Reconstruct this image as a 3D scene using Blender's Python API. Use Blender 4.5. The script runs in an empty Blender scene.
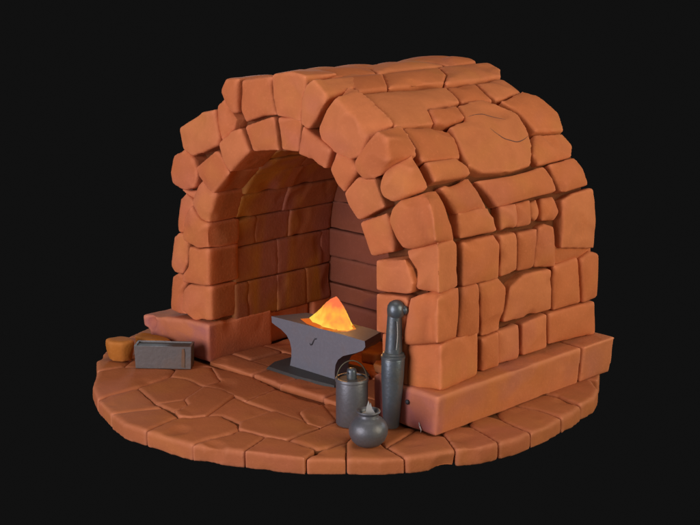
import bpy, bmesh, math, random
import numpy as np
from mathutils import Vector, noise, Matrix

random.seed(7)
scene = bpy.context.scene
COL = scene.collection

# ------------------------------------------------------------------ measured layout (metres)
FRONT_STONES = {
 'JLa': ([(-1.016, 0.271), (-0.988, 0.445), (-0.928, 0.48), (-0.853, 0.456), (-0.894, 0.381), (-0.88, 0.271), (-0.938, 0.26)], None),
 'JLb': ([(-0.865, 0.392), (-0.816, 0.432), (-0.611, 0.456), (-0.617, 0.285), (-0.767, 0.25), (-0.889, 0.295)], None),
 'JLc': ([(-0.955, 0.525), (-0.908, 0.71), (-0.869, 0.741), (-0.803, 0.738), (-0.8, 0.581), (-0.851, 0.499), (-0.918, 0.494)], None),
 'JLd': ([(-0.778, 0.676), (-0.593, 0.687), (-0.601, 0.47), (-0.844, 0.451), (-0.842, 0.489), (-0.783, 0.548)], None),
 'JLe': ([(-0.895, 0.785), (-0.859, 0.947), (-0.811, 0.983), (-0.739, 0.945), (-0.797, 0.872), (-0.821, 0.76), (-0.887, 0.744)], None),
 'JLf': ([(-0.8, 0.799), (-0.721, 0.918), (-0.66, 0.85), (-0.588, 0.842), (-0.593, 0.693), (-0.666, 0.682), (-0.804, 0.708)], None),
 'JLg': ([(-0.711, 0.937), (-0.652, 1.045), (-0.615, 1.073), (-0.519, 1.028), (-0.558, 0.929), (-0.587, 0.848), (-0.659, 0.861)], None),
 'a2': ([(-0.657, 1.15), (-0.475, 1.269), (-0.441, 1.261), (-0.366, 1.167), (-0.519, 1.028), (-0.589, 1.059), (-0.615, 1.085)], None),
 'a3': ([(-0.448, 1.312), (-0.342, 1.39), (-0.257, 1.416), (-0.193, 1.306), (-0.366, 1.167), (-0.425, 1.217)], None),
 'a4': ([(-0.24, 1.423), (-0.049, 1.491), (-0.001, 1.501), (0.028, 1.335), (-0.184, 1.306)], None),
 'a5': ([(0.015, 1.502), (0.203, 1.509), (0.211, 1.483), (0.186, 1.342), (0.036, 1.336)], None),
 'a6': ([(0.226, 1.474), (0.437, 1.369), (0.406, 1.276), (0.301, 1.317), (0.194, 1.337)], None),
 'a7': ([(0.451, 1.36), (0.547, 1.345), (0.605, 1.294), (0.59, 1.256), (0.517, 1.168), (0.466, 1.204), (0.414, 1.277)], None),
 'a8': ([(0.525, 1.169), (0.605, 1.248), (0.726, 1.263), (0.776, 1.166), (0.804, 1.118), (0.627, 1.036), (0.554, 1.11)], None),
 'a9': ([(0.634, 1.032), (0.811, 1.093), (0.832, 1.06), (0.868, 0.947), (0.861, 0.904), (0.728, 0.861)], None),
 'a10': ([(0.771, 0.853), (0.951, 0.898), (0.979, 0.835), (1.007, 0.773), (0.988, 0.712), (0.772, 0.689)], None),
 'a11': ([(0.772, 0.678), (0.974, 0.699), (0.995, 0.677), (0.956, 0.475), (0.773, 0.469)], None),
 'a12': ([(0.773, 0.459), (0.956, 0.464), (0.952, 0.228), (0.774, 0.236)], None),
 'o2': ([(-0.899, 1.103), (-0.867, 1.208), (-0.762, 1.261), (-0.682, 1.205), (-0.667, 1.137), (-0.698, 1.051), (-0.782, 1.017), (-0.883, 1.046)], None),
 'o2b': ([(-0.894, 1.008), (-0.792, 1.004), (-0.708, 1.02), (-0.738, 0.963), (-0.821, 0.976)], None),
 'o3': ([(-0.803, 1.379), (-0.609, 1.484), (-0.485, 1.512), (-0.455, 1.368), (-0.473, 1.326), (-0.682, 1.229), (-0.772, 1.26)], None),
 'o4': ([(-0.475, 1.535), (-0.413, 1.58), (-0.356, 1.512), (-0.314, 1.477), (-0.341, 1.43), (-0.446, 1.357), (-0.47, 1.429)], None),
 'o5': ([(-0.438, 1.622), (-0.393, 1.692), (-0.291, 1.7), (-0.305, 1.517), (-0.347, 1.507), (-0.397, 1.559)], None),
 'o6': ([(-0.275, 1.69), (-0.029, 1.73), (-0.038, 1.659), (-0.0, 1.539), (-0.114, 1.523), (-0.255, 1.477), (-0.288, 1.513)], None),
 'o7': ([(-0.02, 1.741), (0.129, 1.768), (0.237, 1.754), (0.244, 1.702), (0.212, 1.626), (0.204, 1.525), (0.087, 1.536), (0.016, 1.54), (-0.014, 1.634)], (-0.3, -0.3)),
 'c7': ([(0.228, 1.628), (0.259, 1.704), (0.312, 1.739), (0.401, 1.673), (0.408, 1.643), (0.333, 1.542), (0.272, 1.489), (0.219, 1.516)], (-0.2, -0.15)),
 'c6': ([(0.333, 1.495), (0.386, 1.579), (0.46, 1.652), (0.619, 1.538), (0.683, 1.473), (0.64, 1.376), (0.569, 1.358), (0.459, 1.382), (0.355, 1.439)], (-0.394, -0.381)),
 'c5': ([(0.626, 1.354), (0.697, 1.434), (0.774, 1.513), (0.843, 1.489), (0.857, 1.38), (0.789, 1.281), (0.691, 1.274), (0.633, 1.313)], (-0.404, -0.358)),
 'c4': ([(0.782, 1.249), (0.816, 1.315), (0.878, 1.352), (0.946, 1.34), (0.94, 1.239), (0.873, 1.194), (0.803, 1.211)], (-0.405, -0.426)),
 'c3': ([(0.853, 1.063), (0.88, 1.119), (0.941, 1.168), (1.008, 1.212), (1.094, 1.209), (1.122, 1.127), (1.124, 1.002), (0.951, 0.944), (0.902, 0.988)], (-0.306, -0.36)),
 'c2': ([(0.958, 0.925), (1.124, 0.977), (1.141, 0.797), (1.028, 0.751), (1.006, 0.84)], (-0.29, -0.3)),
 'c1': ([(0.995, 0.687), (1.096, 0.722), (1.156, 0.712), (1.16, 0.486), (0.963, 0.455)], (-0.291, -0.273)),
 'c0': ([(0.963, 0.434), (1.14, 0.455), (1.144, 0.251), (0.959, 0.224)], (-0.117, -0.117)),
}
SHELL_STONES = {
 'r0b': [(-0.088, 0.184), (0.054, 0.193), (0.061, 0.013), (-0.082, 0.012)],
 'r0c': [(0.054, 0.193), (0.234, 0.195), (0.242, 0.018), (0.06, 0.019)],
 'r0d': [(0.26, 0.195), (0.474, 0.21), (0.483, 0.029), (0.268, 0.024)],
 'r0e': [(0.491, 0.218), (0.928, 0.21), (0.941, 0.01), (0.501, 0.043)],
 'r1b': [(-0.257, 0.454), (-0.129, 0.457), (-0.114, 0.222), (-0.283, 0.225)],
 'r1c': [(-0.106, 0.48), (0.051, 0.484), (0.121, 0.417), (0.108, 0.326), (0.062, 0.208), (-0.08, 0.204)],
 'r1d': [(0.146, 0.423), (0.265, 0.463), (0.506, 0.455), (0.518, 0.236), (0.094, 0.246), (0.124, 0.339)],
 'r1e': [(0.533, 0.461), (0.756, 0.475), (0.8, 0.222), (0.546, 0.224)],
 'r1f': [(0.766, 0.468), (0.86, 0.498), (0.959, 0.471), (0.966, 0.227), (0.81, 0.22)],
 'r2b': [(-0.269, 0.74), (-0.013, 0.737), (0.027, 0.688), (0.033, 0.504), (-0.267, 0.509)],
 'r2c': [(0.036, 0.729), (0.171, 0.73), (0.176, 0.523), (0.042, 0.508)],
 'r2d': [(0.196, 0.721), (0.36, 0.718), (0.333, 0.507), (0.202, 0.513)],
 'r2e': [(0.396, 0.718), (0.45, 0.732), (0.53, 0.704), (0.551, 0.475), (0.36, 0.508)],
 'r2f': [(0.564, 0.57), (0.878, 0.519), (0.861, 0.481), (0.568, 0.489)],
 'r3b': [(-0.267, 0.873), (-0.014, 0.864), (0.014, 0.759), (-0.282, 0.763)],
 'r3c': [(0.065, 0.852), (0.199, 0.85), (0.181, 0.756), (0.055, 0.758)],
 'r3d': [(0.199, 0.85), (0.329, 0.853), (0.31, 0.753), (0.181, 0.756)],
 'r3e': [(0.35, 0.834), (0.415, 0.847), (0.421, 0.791), (0.38, 0.753), (0.339, 0.776)],
 'r3g': [(0.432, 0.845), (0.539, 0.841), (0.572, 0.781), (0.531, 0.743), (0.416, 0.754)],
 'r3f': [(0.596, 0.811), (0.694, 0.837), (0.886, 0.845), (0.887, 0.529), (0.572, 0.579)],
 'r4b': [(-0.366, 1.182), (-0.142, 1.17), (-0.083, 1.114), (-0.091, 1.075), (-0.365, 1.073)],
 'r4c': [(-0.329, 1.041), (-0.1, 1.059), (-0.064, 0.988), (-0.025, 0.881), (-0.262, 0.888), (-0.295, 0.966)],
 'r4d': [(-0.064, 1.038), (0.218, 1.023), (0.517, 1.043), (0.564, 0.961), (0.566, 0.899), (0.049, 0.881), (0.009, 0.951)],
 'r4e': [(0.574, 1.048), (0.812, 1.06), (0.85, 0.995), (0.863, 0.894), (0.606, 0.882), (0.581, 0.959)],
 'r5b': [(-0.357, 1.41), (-0.096, 1.381), (-0.034, 1.351), (-0.065, 1.234), (-0.091, 1.175), (-0.38, 1.195), (-0.363, 1.261)],
 'r5c': [(-0.037, 1.366), (0.127, 1.396), (0.157, 1.506), (0.373, 1.53), (0.463, 1.464), (0.555, 1.386), (0.526, 1.243), (0.489, 1.15), (0.413, 1.062), (0.233, 1.05), (0.013, 1.073), (-0.072, 1.119), (-0.067, 1.209)],
 'r6b': [(-0.079, 1.506), (0.142, 1.509), (0.125, 1.412), (-0.042, 1.389), (-0.108, 1.413)],
 'r5d': [(0.582, 1.236), (0.826, 1.22), (0.859, 1.13), (0.811, 1.073), (0.502, 1.063), (0.485, 1.119)],
 'r6d': [(0.517, 1.5), (0.768, 1.55), (0.853, 1.491), (0.89, 1.343), (0.837, 1.232), (0.598, 1.255), (0.576, 1.399)],
 'r6a': [(-0.369, 1.734), (-0.092, 1.719), (0.267, 1.705), (0.233, 1.55), (-0.071, 1.522), (-0.115, 1.414), (-0.392, 1.43)],
 'r6e': [(0.281, 1.702), (0.522, 1.711), (0.496, 1.59), (0.496, 1.531), (0.247, 1.548)],
 'r6f': [(0.537, 1.708), (0.774, 1.72), (0.778, 1.559), (0.527, 1.526), (0.512, 1.588)],
}
TILES = {
 'T1': [(-0.54, -1.388), (-0.534, -1.114), (-0.566, -0.862), (-0.661, -0.742), (-0.909, -0.933), (-0.958, -1.091), (-0.747, -1.275)],
 'T2': [(-0.54, -1.388), (-0.534, -1.114), (-0.239, -1.209), (0.012, -1.257), (0.06, -1.511), (-0.106, -1.527), (-0.283, -1.482)],
 'T3': [(-0.534, -1.114), (-0.566, -0.862), (-0.471, -0.821), (-0.285, -0.842), (-0.184, -1.06), (-0.239, -1.209)],
 'T4': [(-0.239, -1.209), (-0.184, -1.06), (-0.09, -1.108), (-0.066, -1.222)],
 'T5': [(-0.184, -1.06), (-0.18, -0.813), (0.079, -0.847), (0.305, -0.854), (0.311, -1.092), (0.141, -1.084), (0.065, -1.226), (0.012, -1.257), (-0.066, -1.222), (-0.09, -1.108)],
 'T6': [(-0.471, -0.821), (-0.661, -0.742), (-0.545, -0.573), (-0.304, -0.708), (-0.285, -0.842)],
 'T7': [(-0.304, -0.708), (-0.545, -0.573), (-0.216, -0.543), (0.042, -0.593), (0.079, -0.847), (-0.18, -0.813), (-0.285, -0.842)],
 'T8': [(0.06, -1.511), (0.012, -1.257), (0.065, -1.226), (0.141, -1.084), (0.327, -1.119), (0.388, -1.165), (0.408, -1.229), (0.378, -1.402), (0.39, -1.47), (0.24, -1.498)],
 'T9': [(0.39, -1.47), (0.378, -1.402), (0.408, -1.229), (0.388, -1.165), (0.564, -1.137), (0.644, -1.355), (0.529, -1.412)],
 'T10': [(0.644, -1.355), (0.564, -1.137), (0.678, -1.105), (0.877, -1.086), (0.927, -1.209), (0.793, -1.284)],
 'T11': [(0.311, -1.092), (0.305, -0.854), (0.663, -0.851), (0.678, -1.105), (0.564, -1.137), (0.388, -1.165)],
 'T12': [(0.079, -0.847), (0.042, -0.593), (0.409, -0.59), (0.419, -0.764), (0.571, -0.856), (0.305, -0.854)],
 'T13': [(0.419, -0.764), (0.409, -0.59), (0.656, -0.729), (0.663, -0.851), (0.571, -0.856)],
 'T14': [(0.678, -1.105), (0.663, -0.851), (0.656, -0.729), (0.82, -0.717), (0.903, -0.902), (0.899, -1.025), (0.877, -1.086)],
 'T15': [(0.927, -1.209), (0.877, -1.086), (0.899, -1.025), (0.903, -0.902), (1.069, -1.069)],
 'T16': [(1.069, -1.069), (0.903, -0.902), (0.82, -0.717), (1.098, -0.809), (1.267, -0.853), (1.195, -0.962)],
 'T17': [(0.656, -0.729), (0.409, -0.59), (0.418, -0.368), (0.733, -0.476), (1.049, -0.615), (1.098, -0.809), (0.82, -0.717)],
 'T18': [(1.098, -0.809), (1.049, -0.615), (1.196, -0.552), (1.378, -0.609), (1.267, -0.853)],
 'T19': [(1.378, -0.609), (1.196, -0.552), (1.046, -0.429), (1.22, -0.299), (1.467, -0.383), (1.444, -0.505)],
 'T20': [(1.22, -0.299), (1.042, -0.102), (1.25, -0.097), (1.483, -0.144), (1.49, -0.26), (1.467, -0.383)],
 'T21': [(1.25, -0.097), (1.094, 0.088), (1.29, 0.167), (1.458, 0.153), (1.485, 0.006), (1.483, -0.144)],
 'T22': [(1.29, 0.167), (1.158, 0.34), (1.236, 0.418), (1.415, 0.383), (1.449, 0.255), (1.458, 0.153)],
 'T23': [(1.236, 0.418), (1.093, 0.676), (1.198, 0.78), (1.397, 0.529), (1.415, 0.383)],
}
SWIRL=[(0.226, 1.309), (0.246, 1.272), (0.28, 1.241), (0.328, 1.215), (0.378, 1.202), (0.448, 1.213), (0.507, 1.232)]
CREASE=[(0.125, 1.412), (0.256, 1.409), (0.334, 1.383), (0.408, 1.351)]

YF, YB = -0.543, 0.94            # front and rear of the vault
AX, AZ, AR = 0.085, 0.65, 0.69   # inside arch: centre x, springing height, radius
XC, WO, ZB, ZC, BO = 0.057, 1.045, 0.21, 0.88, 0.87   # outer profile

# ------------------------------------------------------------------ helpers
def tag(o, label=None, cat=None, group=None, kind=None):
    if label: o['label'] = label
    if cat: o['category'] = cat
    if group: o['group'] = group
    if kind: o['kind'] = kind
    return o

def empty(name, loc, rz=0.0):
    o = bpy.data.objects.new(name, None)
    o.empty_display_size = 0.1
    o.location = loc; o.rotation_euler = (0, 0, rz)
    COL.objects.link(o)
    return o

def link(name, me, m, parent=None, keep_world=True):
    o = bpy.data.objects.new(name, me)
    if m: me.materials.append(m)
    COL.objects.link(o)
    if parent is not None:
        o.parent = parent
        if keep_world:
            T = Matrix.LocRotScale(parent.location, parent.rotation_euler, None)
            o.matrix_parent_inverse = T.inverted()
    return o

def inset(poly, g):
    n = len(poly)
    A = sum(poly[i][0]*poly[(i+1) % n][1]-poly[(i+1) % n][0]*poly[i][1] for i in range(n))
    P = list(poly) if A > 0 else list(poly)[::-1]
    out = []
    for i in range(n):
        p0, p1, p2 = Vector(P[i-1]), Vector(P[i]), Vector(P[(i+1) % n])
        e1 = (p1-p0).normalized(); e2 = (p2-p1).normalized()
        n1 = Vector((-e1.y, e1.x)); n2 = Vector((-e2.y, e2.x))
        b = (n1+n2)
        if b.length < 1e-4: b = n1
        b.normalize()
        c = max(0.5, b.dot(n1))
        q = p1 + b*(g/c)
        out.append((q.x, q.y))
    return out

def dense(poly, step=0.05):
    out = []
    n = len(poly)
    for i in range(n):
        a, b = Vector(poly[i]), Vector(poly[(i+1) % n])
        k = max(1, int((b-a).length/step))
        for j in range(k):
            out.append(tuple(a.lerp(b, j/k)))
    return out

class Acc:
    """collects finished stones of ONE part into one mesh, with a random tint per stone"""
    def __init__(s): s.v = []; s.f = []; s.t = []; s.n = 0
    def add(s, v, f, tint):
        s.v.append(v); s.f.append(f+s.n); s.t.append(np.full(len(v), tint)); s.n += len(v)
    def build(s, name, m, parent=None):
        v = np.concatenate(s.v); f = np.concatenate(s.f); t = np.concatenate(s.t)
        me = bpy.data.meshes.new(name)
        me.vertices.add(len(v)); me.vertices.foreach_set('co', v.ravel())
        me.loops.add(f.size); me.loops.foreach_set('vertex_index', f.ravel())
        me.polygons.add(len(f)); me.polygons.foreach_set('loop_start', np.arange(0, f.size, 4))
        me.update(calc_edges=True)
        me.polygons.foreach_set('use_smooth', np.ones(len(f), bool))
        a = me.attributes.new('tint', 'FLOAT', 'POINT'); a.data.foreach_set('value', t.astype(np.float32))
        me.validate()
        return link(name, me, m, parent)

def sculpt(bm, voxel=0.014, smooth=5, amp=0.007, dents=(), chips=1.0):
    """closed rough block -> worn, softly rounded stone (vertices, quads)"""
    bmesh.ops.recalc_face_normals(bm, faces=bm.faces)
    me = bpy.data.meshes.new('tmp'); bm.to_mesh(me); bm.free()
    o = bpy.data.objects.new('tmp', me); COL.objects.link(o)
    r = o.modifiers.new('r', 'REMESH'); r.mode = 'VOXEL'; r.voxel_size = voxel; r.adaptivity = 0
    if smooth:
        sm = o.modifiers.new('s', 'SMOOTH'); sm.factor = 0.5; sm.iterations = smooth
    dg = bpy.context.evaluated_depsgraph_get()
    ev = o.evaluated_get(dg); em = ev.to_mesh()
    n = len(em.vertices); v = np.empty(n*3, np.float32); em.vertices.foreach_get('co', v); v = v.reshape(-1, 3)
    nr = np.empty(n*3, np.float32); em.vertices.foreach_get('normal', nr); nr = nr.reshape(-1, 3)
    fs = [tuple(p.vertices) for p in em.polygons if len(p.vertices) == 4]
    f = np.array(fs, np.int64)
    ev.to_mesh_clear(); bpy.data.objects.remove(o); bpy.data.meshes.remove(me)
    off = Vector((random.uniform(-50, 50), random.uniform(-50, 50), random.uniform(-50, 50)))
    d = np.empty(n, np.float32)
    for i in range(n):
        q = Vector(v[i])
        a = noise.noise(q*3.2+off)*1.0 + noise.noise(q*8+off)*0.38 + noise.noise(q*24+off)*0.09
        c = noise.noise(q*6.5-off)
        if c > 0.30: a -= (c-0.30)*6*chips          # shallow broken facets
        d[i] = a*amp
    v = v + nr*d[:, None]
    for (c, rad, dep, dr) in dents:
        k = np.linalg.norm(v-np.array(c), axis=1)/rad
        w = np.clip(1-k*k, 0, 1)
        v = v + np.array(dr)*(dep*w)[:, None]
    return v.astype(np.float64), f

def block(poly, lift0, lift1, g=0.009, dome=0.0):
    """prism between two lifted copies of a 2-D polygon; lift(p)->3-D"""
    P = dense(inset(poly, g))
    cx = sum(p[0] for p in P)/len(P); cy = sum(p[1] for p in P)/len(P)
    bm = bmesh.new()
    def cap(lift, dm):
        loops = []
        for r in (1.0, 0.62, 0.3):
            loops.append([bm.verts.new(lift((cx+(p[0]-cx)*r, cy+(p[1]-cy)*r), dm*(1-r*r))) for p in P])
        c = bm.verts.new(lift((cx, cy), dm))
        n = len(P)
        for a, b in ((0, 1), (1, 2)):
            for i in range(n):
                bm.faces.new((loops[a][i], loops[a][(i+1) % n], loops[b][(i+1) % n], loops[b][i]))
        for i in range(n):
            bm.faces.new((loops[2][i], loops[2][(i+1) % n], c))
        return loops[0]
    A = cap(lift0, 0.0); B = cap(lift1, dome)
    n = len(P)
    for i in range(n):
        bm.faces.new((A[i], B[i], B[(i+1) % n], A[(i+1) % n]))
    return bm

def box_bm(x0, x1, y0, y1, z0, z1):
    return block([(x0, z0), (x1, z0), (x1, z1), (x0, z1)], lambda p, d: (p[0], y1, p[1]), lambda p, d: (p[0], y0, p[1]), g=0.0)

# outer profile by arc length s: right foot -> crown -> left foot
_pp = [(XC+WO, ZB+i*(ZC-ZB)/40) for i in range(40)]
_pp += [(XC+WO*math.cos(t), ZC+BO*math.sin(t)) for t in np.linspace(0, math.pi, 400)]
_pp += [(XC-WO, ZC-i*(ZC-ZB)/40) for i in range(1, 41)]
_pp = np.array(_pp); _ps = np.r_[0, np.cumsum(np.hypot(*np.diff(_pp, axis=0).T))]
STOT = float(_ps[-1])
def prof(s, off=0.0):
    s = min(max(s, 0), STOT)
    x = np.interp(s, _ps, _pp[:, 0]); z = np.interp(s, _ps, _pp[:, 1])
    e = 0.02
    s0, s1 = max(0, s-e), min(STOT, s+e)
    dx = np.interp(s1, _ps, _pp[:, 0])-np.interp(s0, _ps, _pp[:, 0]); dz = np.interp(s1, _ps, _pp[:, 1])-np.interp(s0, _ps, _pp[:, 1])
    L = math.hypot(dx, dz)
    if x < XC: x = XC-(XC-x)*0.90
    return x+off*dz/L, z-off*dx/L        # outward is to the right of the travel direction

def lift_shell(off):
    def f(p, d):
        x, z = prof(p[1], off+d)
        return (x, p[0], z)
    return f

# inside arch by arc length from the left foot over to the right foot
_leg = AZ-0.205
TTOT = 2*_leg+math.pi*AR
def inner(t, off=0.0):
    if t < _leg: return AX-AR-off, 0.205+t
    if t > TTOT-_leg: return AX+AR+off, 0.205+(TTOT-t)
    a = math.pi-(t-_leg)/AR
    return AX+(AR+off)*math.cos(a), AZ+(AR+off)*math.sin(a)
def lift_inner(off):
    def f(p, d):
        x, z = inner(p[1], off-d)
        return (x, p[0], z)
    return f

# ------------------------------------------------------------------ materials
def newmat(name):
    m = bpy.data.materials.new(name); m.use_nodes = True
    nt = m.node_tree
    return m, nt, nt.nodes, nt.links, nt.nodes['Principled BSDF']

def ramp(nd, stops):
    r = nd.new('ShaderNodeValToRGB')
    while len(r.color_ramp.elements) > 1: r.color_ramp.elements.remove(r.color_ramp.elements[-1])
    r.color_ramp.elements[0].position = stops[0][0]; r.color_ramp.elements[0].color = (*stops[0][1], 1)
    for p, c in stops[1:]:
        e = r.color_ramp.elements.new(p); e.color = (*c, 1)
    return r

def mixc(nd, ln, fac, a, b, mode='MIX'):
    m = nd.new('ShaderNodeMix'); m.data_type = 'RGBA'; m.blend_type = mode
    for s, v in ((m.inputs[0], fac), (m.inputs[6], a), (m.inputs[7], b)):
        if isinstance(v, (int, float)): s.default_value = v
        elif isinstance(v, tuple): s.default_value = (*v, 1)
        else: ln.new(v, s)
    return m.outputs[2]

def stone_mat(name, cols, patch, patch_amt, mauve=(0.30, 0.10, 0.10), mauve_amt=0.2, rough=0.82, bump=0.2, streak=0.0, wear=0.62, spec=0.15, front_light_tint=0.0, reveal_brown=0.0):
    m, nt, nd, ln, bs = newmat(name)
    tc = nd.new('ShaderNodeTexCoord')
    at = nd.new('ShaderNodeAttribute'); at.attribute_name = 'tint'
    r = ramp(nd, [(0.0, cols[0]), (0.5, cols[1]), (1.0, cols[2])]); ln.new(at.outputs['Fac'], r.inputs[0])
    c = r.outputs[0]
    def nz(scale, detail=3, dist=0.0, mp=None):
        n = nd.new('ShaderNodeTexNoise'); n.inputs['Scale'].default_value = scale; n.inputs['Detail'].default_value = detail
        n.inputs['Distortion'].default_value = dist
        if mp:
            q = nd.new('ShaderNodeMapping'); q.inputs['Scale'].default_value = mp; ln.new(tc.outputs['Object'], q.inputs[0]); ln.new(q.outputs[0], n.inputs['Vector'])
        else: ln.new(tc.outputs['Object'], n.inputs['Vector'])
        return n.outputs['Fac']
    def rng(s, a, b, hi):
        q = nd.new('ShaderNodeMapRange'); q.inputs[1].default_value = a; q.inputs[2].default_value = b; q.inputs[4].default_value = hi
        ln.new(s, q.inputs[0]); return q.outputs[0]
    c = mixc(nd, ln, rng(nz(2.6, 2, 0.4), 0.50, 0.68, patch_amt), c, patch)
    c = mixc(nd, ln, rng(nz(1.9, 2, 0.6, (1, 1, 1.3)), 0.53, 0.70, mauve_amt), c, mauve)
    if streak:                                                     # brushed vertical bands of glaze
        c = mixc(nd, ln, rng(nz(3.2, 1, 0.2, (1.2, 1.6, 0.25)), 0.5, 0.62, streak), c, (0.33, 0.135, 0.014))
        c = mixc(nd, ln, rng(nz(2.7, 1, 0.2, (1.7, 1.3, 0.3)), 0.55, 0.66, streak), c, (0.24, 0.08, 0.065))
    if front_light_tint:  # mauve hue of the key light painted onto the plinth's front end
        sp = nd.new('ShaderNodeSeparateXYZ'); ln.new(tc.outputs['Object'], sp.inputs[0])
        mm = nd.new('ShaderNodeMath'); mm.operation = 'MULTIPLY'; ln.new(rng(sp.outputs['Y'], -0.47, -0.54, front_light_tint), mm.inputs[0]); ln.new(rng(nz(3.3, 3, 0.5), 0.30, 0.55, 1.0), mm.inputs[1])
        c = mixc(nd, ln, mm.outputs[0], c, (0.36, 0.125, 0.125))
    if reveal_brown:                                                       # reveal tinted a darker brown behind the face of the arch
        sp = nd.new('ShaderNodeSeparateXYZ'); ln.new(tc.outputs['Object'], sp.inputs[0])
        mm = nd.new('ShaderNodeMath'); mm.operation = 'MULTIPLY'; ln.new(rng(sp.outputs['Y'], -0.52, -0.44, reveal_brown), mm.inputs[0]); ln.new(rng(nz(3.3, 3, 0.5), 0.15, 0.45, 1.0), mm.inputs[1])
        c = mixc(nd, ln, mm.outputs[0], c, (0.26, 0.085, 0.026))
    fine = nz(55, 4); mid = nz(11, 4)
    c = mixc(nd, ln, rng(mid, 0.3, 0.8, 0.42), c, tuple(x*0.72 for x in cols[1]))
    c = mixc(nd, ln, rng(fine, 0.55, 0.8, 0.22), c, tuple(min(1, x*1.35+0.02) for x in cols[1]))
    ge = nd.new('ShaderNodeNewGeometry')
    c = mixc(nd, ln, rng(ge.outputs['Pointiness'], 0.512, 0.575, wear), c, tuple(min(1, x*1.3+0.05) for x in cols[1]))
    ln.new(c, bs.inputs['Base Color'])
    bs.inputs['Roughness'].default_value = rough
    bs.inputs['Specular IOR Level'].default_value = spec
    b = nd.new('ShaderNodeBump'); b.inputs['Strength'].default_value = bump; b.inputs['Distance'].default_value = 0.01
    ad = nd.new('ShaderNodeMath'); ad.operation = 'ADD'; ln.new(nz(70, 5), ad.inputs[0]); ln.new(mid, ad.inputs[1])
    ln.new(ad.outputs[0], b.inputs['Height']); ln.new(b.outputs[0], bs.inputs['Normal'])
    return m

M = {}
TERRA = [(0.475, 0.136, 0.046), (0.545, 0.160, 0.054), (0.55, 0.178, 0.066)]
M['stone'] = stone_mat('terracotta_stone', TERRA, (0.52, 0.19, 0.05), 0.6, (0.50, 0.15, 0.10), 0.35)
M['ring'] = stone_mat('arch_stone', TERRA, (0.52, 0.19, 0.05), 0.45, (0.50, 0.15, 0.10), 0.35, reveal_brown=0.85)
M['plinth'] = stone_mat('plinth_stone', [(0.50, 0.155, 0.055), (0.50, 0.16, 0.06), (0.48, 0.15, 0.07)], (0.48, 0.16, 0.04), 0.5, (0.36, 0.12, 0.09), 0.5, front_light_tint=0.85)
M['lining'] = stone_mat('dark_lining', [(0.285, 0.092, 0.037), (0.265, 0.088, 0.032), (0.24, 0.078, 0.038)], (0.38, 0.165, 0.016), 0.75, (0.22, 0.070, 0.052), 0.3, streak=0.75, wear=0.2)  # lining bricks in a darker brown than the wall stones
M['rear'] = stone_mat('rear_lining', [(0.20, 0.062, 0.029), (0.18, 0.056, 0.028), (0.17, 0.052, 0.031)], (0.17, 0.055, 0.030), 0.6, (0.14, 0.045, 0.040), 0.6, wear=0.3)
M['paving'] = stone_mat('paving_stone', [(0.34, 0.103, 0.036), (0.38, 0.117, 0.040), (0.42, 0.130, 0.046)], (0.40, 0.14, 0.035), 0.5, (0.42, 0.115, 0.06), 0.4)
M['mortar'] = stone_mat('mortar', [(0.15, 0.047, 0.018)]*3, (0.13, 0.075, 0.030), 0.5, (0.15, 0.047, 0.018), 0.0, rough=0.95, bump=0.5, wear=0.0, spec=0.05)
M['joint'] = stone_mat('joint_grit', [(0.19, 0.062, 0.023)]*3, (0.15, 0.075, 0.03), 0.5, rough=0.95, bump=0.4, wear=0.0, spec=0.05)
M['ochre'] = stone_mat('ochre_stone', [(0.33, 0.12, 0.016)]*3, (0.30, 0.15, 0.016), 0.8, (0.38, 0.105, 0.03), 0.9)
M['crack'] = stone_mat('crack', [(0.10, 0.03, 0.015)]*3, (0.10, 0.03, 0.015), 0.2)

def metal_mat(name, col, rough=0.42, metallic=0.35, rust=0.25, bump=0.12, tintc=(0.17, 0.105, 0.07)):
    m, nt, nd, ln, bs = newmat(name)
    tc = nd.new('ShaderNodeTexCoord')
    n1 = nd.new('ShaderNodeTexNoise'); n1.inputs['Scale'].default_value = 9; n1.inputs['Detail'].default_value = 4; ln.new(tc.outputs['Object'], n1.inputs['Vector'])
    n2 = nd.new('ShaderNodeTexNoise'); n2.inputs['Scale'].default_value = 60; n2.inputs['Detail'].default_value = 4; ln.new(tc.outputs['Object'], n2.inputs['Vector'])
    r1 = nd.new('ShaderNodeMapRange'); r1.inputs[1].default_value = 0.5; r1.inputs[2].default_value = 0.72; r1.inputs[4].default_value = rust; ln.new(n1.outputs['Fac'], r1.inputs[0])
    r2 = nd.new('ShaderNodeMapRange'); r2.inputs[1].default_value = 0.45; r2.inputs[2].default_value = 0.7; r2.inputs[4].default_value = 0.3; ln.new(n2.outputs['Fac'], r2.inputs[0])
    c = mixc(nd, ln, r1.outputs[0], col, tintc)
    c = mixc(nd, ln, r2.outputs[0], c, tuple(x*1.35 for x in col))
    ln.new(c, bs.inputs['Base Color'])
    bs.inputs['Metallic'].default_value = metallic
    rr = nd.new('ShaderNodeMapRange'); rr.inputs[3].default_value = rough-0.08; rr.inputs[4].default_value = rough+0.15; ln.new(n1.outputs['Fac'], rr.inputs[0]); ln.new(rr.outputs[0], bs.inputs['Roughness'])
    b = nd.new('ShaderNodeBump'); b.inputs['Strength'].default_value = bump; b.inputs['Distance'].default_value = 0.004
    ln.new(n2.outputs['Fac'], b.inputs['Height']); ln.new(b.outputs[0], bs.inputs['Normal'])
    return m
M['anvil'] = metal_mat('anvil_iron', (0.150, 0.150, 0.168), 0.5, 0.2, 0.25)
M['plate'] = metal_mat('anvil_plate_iron', (0.060, 0.058, 0.052), 0.6, 0.2, 0.2)
M['steel'] = metal_mat('blued_steel', (0.095, 0.115, 0.13), 0.36, 0.55, 0.6, bump=0.3, tintc=(0.15, 0.13, 0.075))
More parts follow.
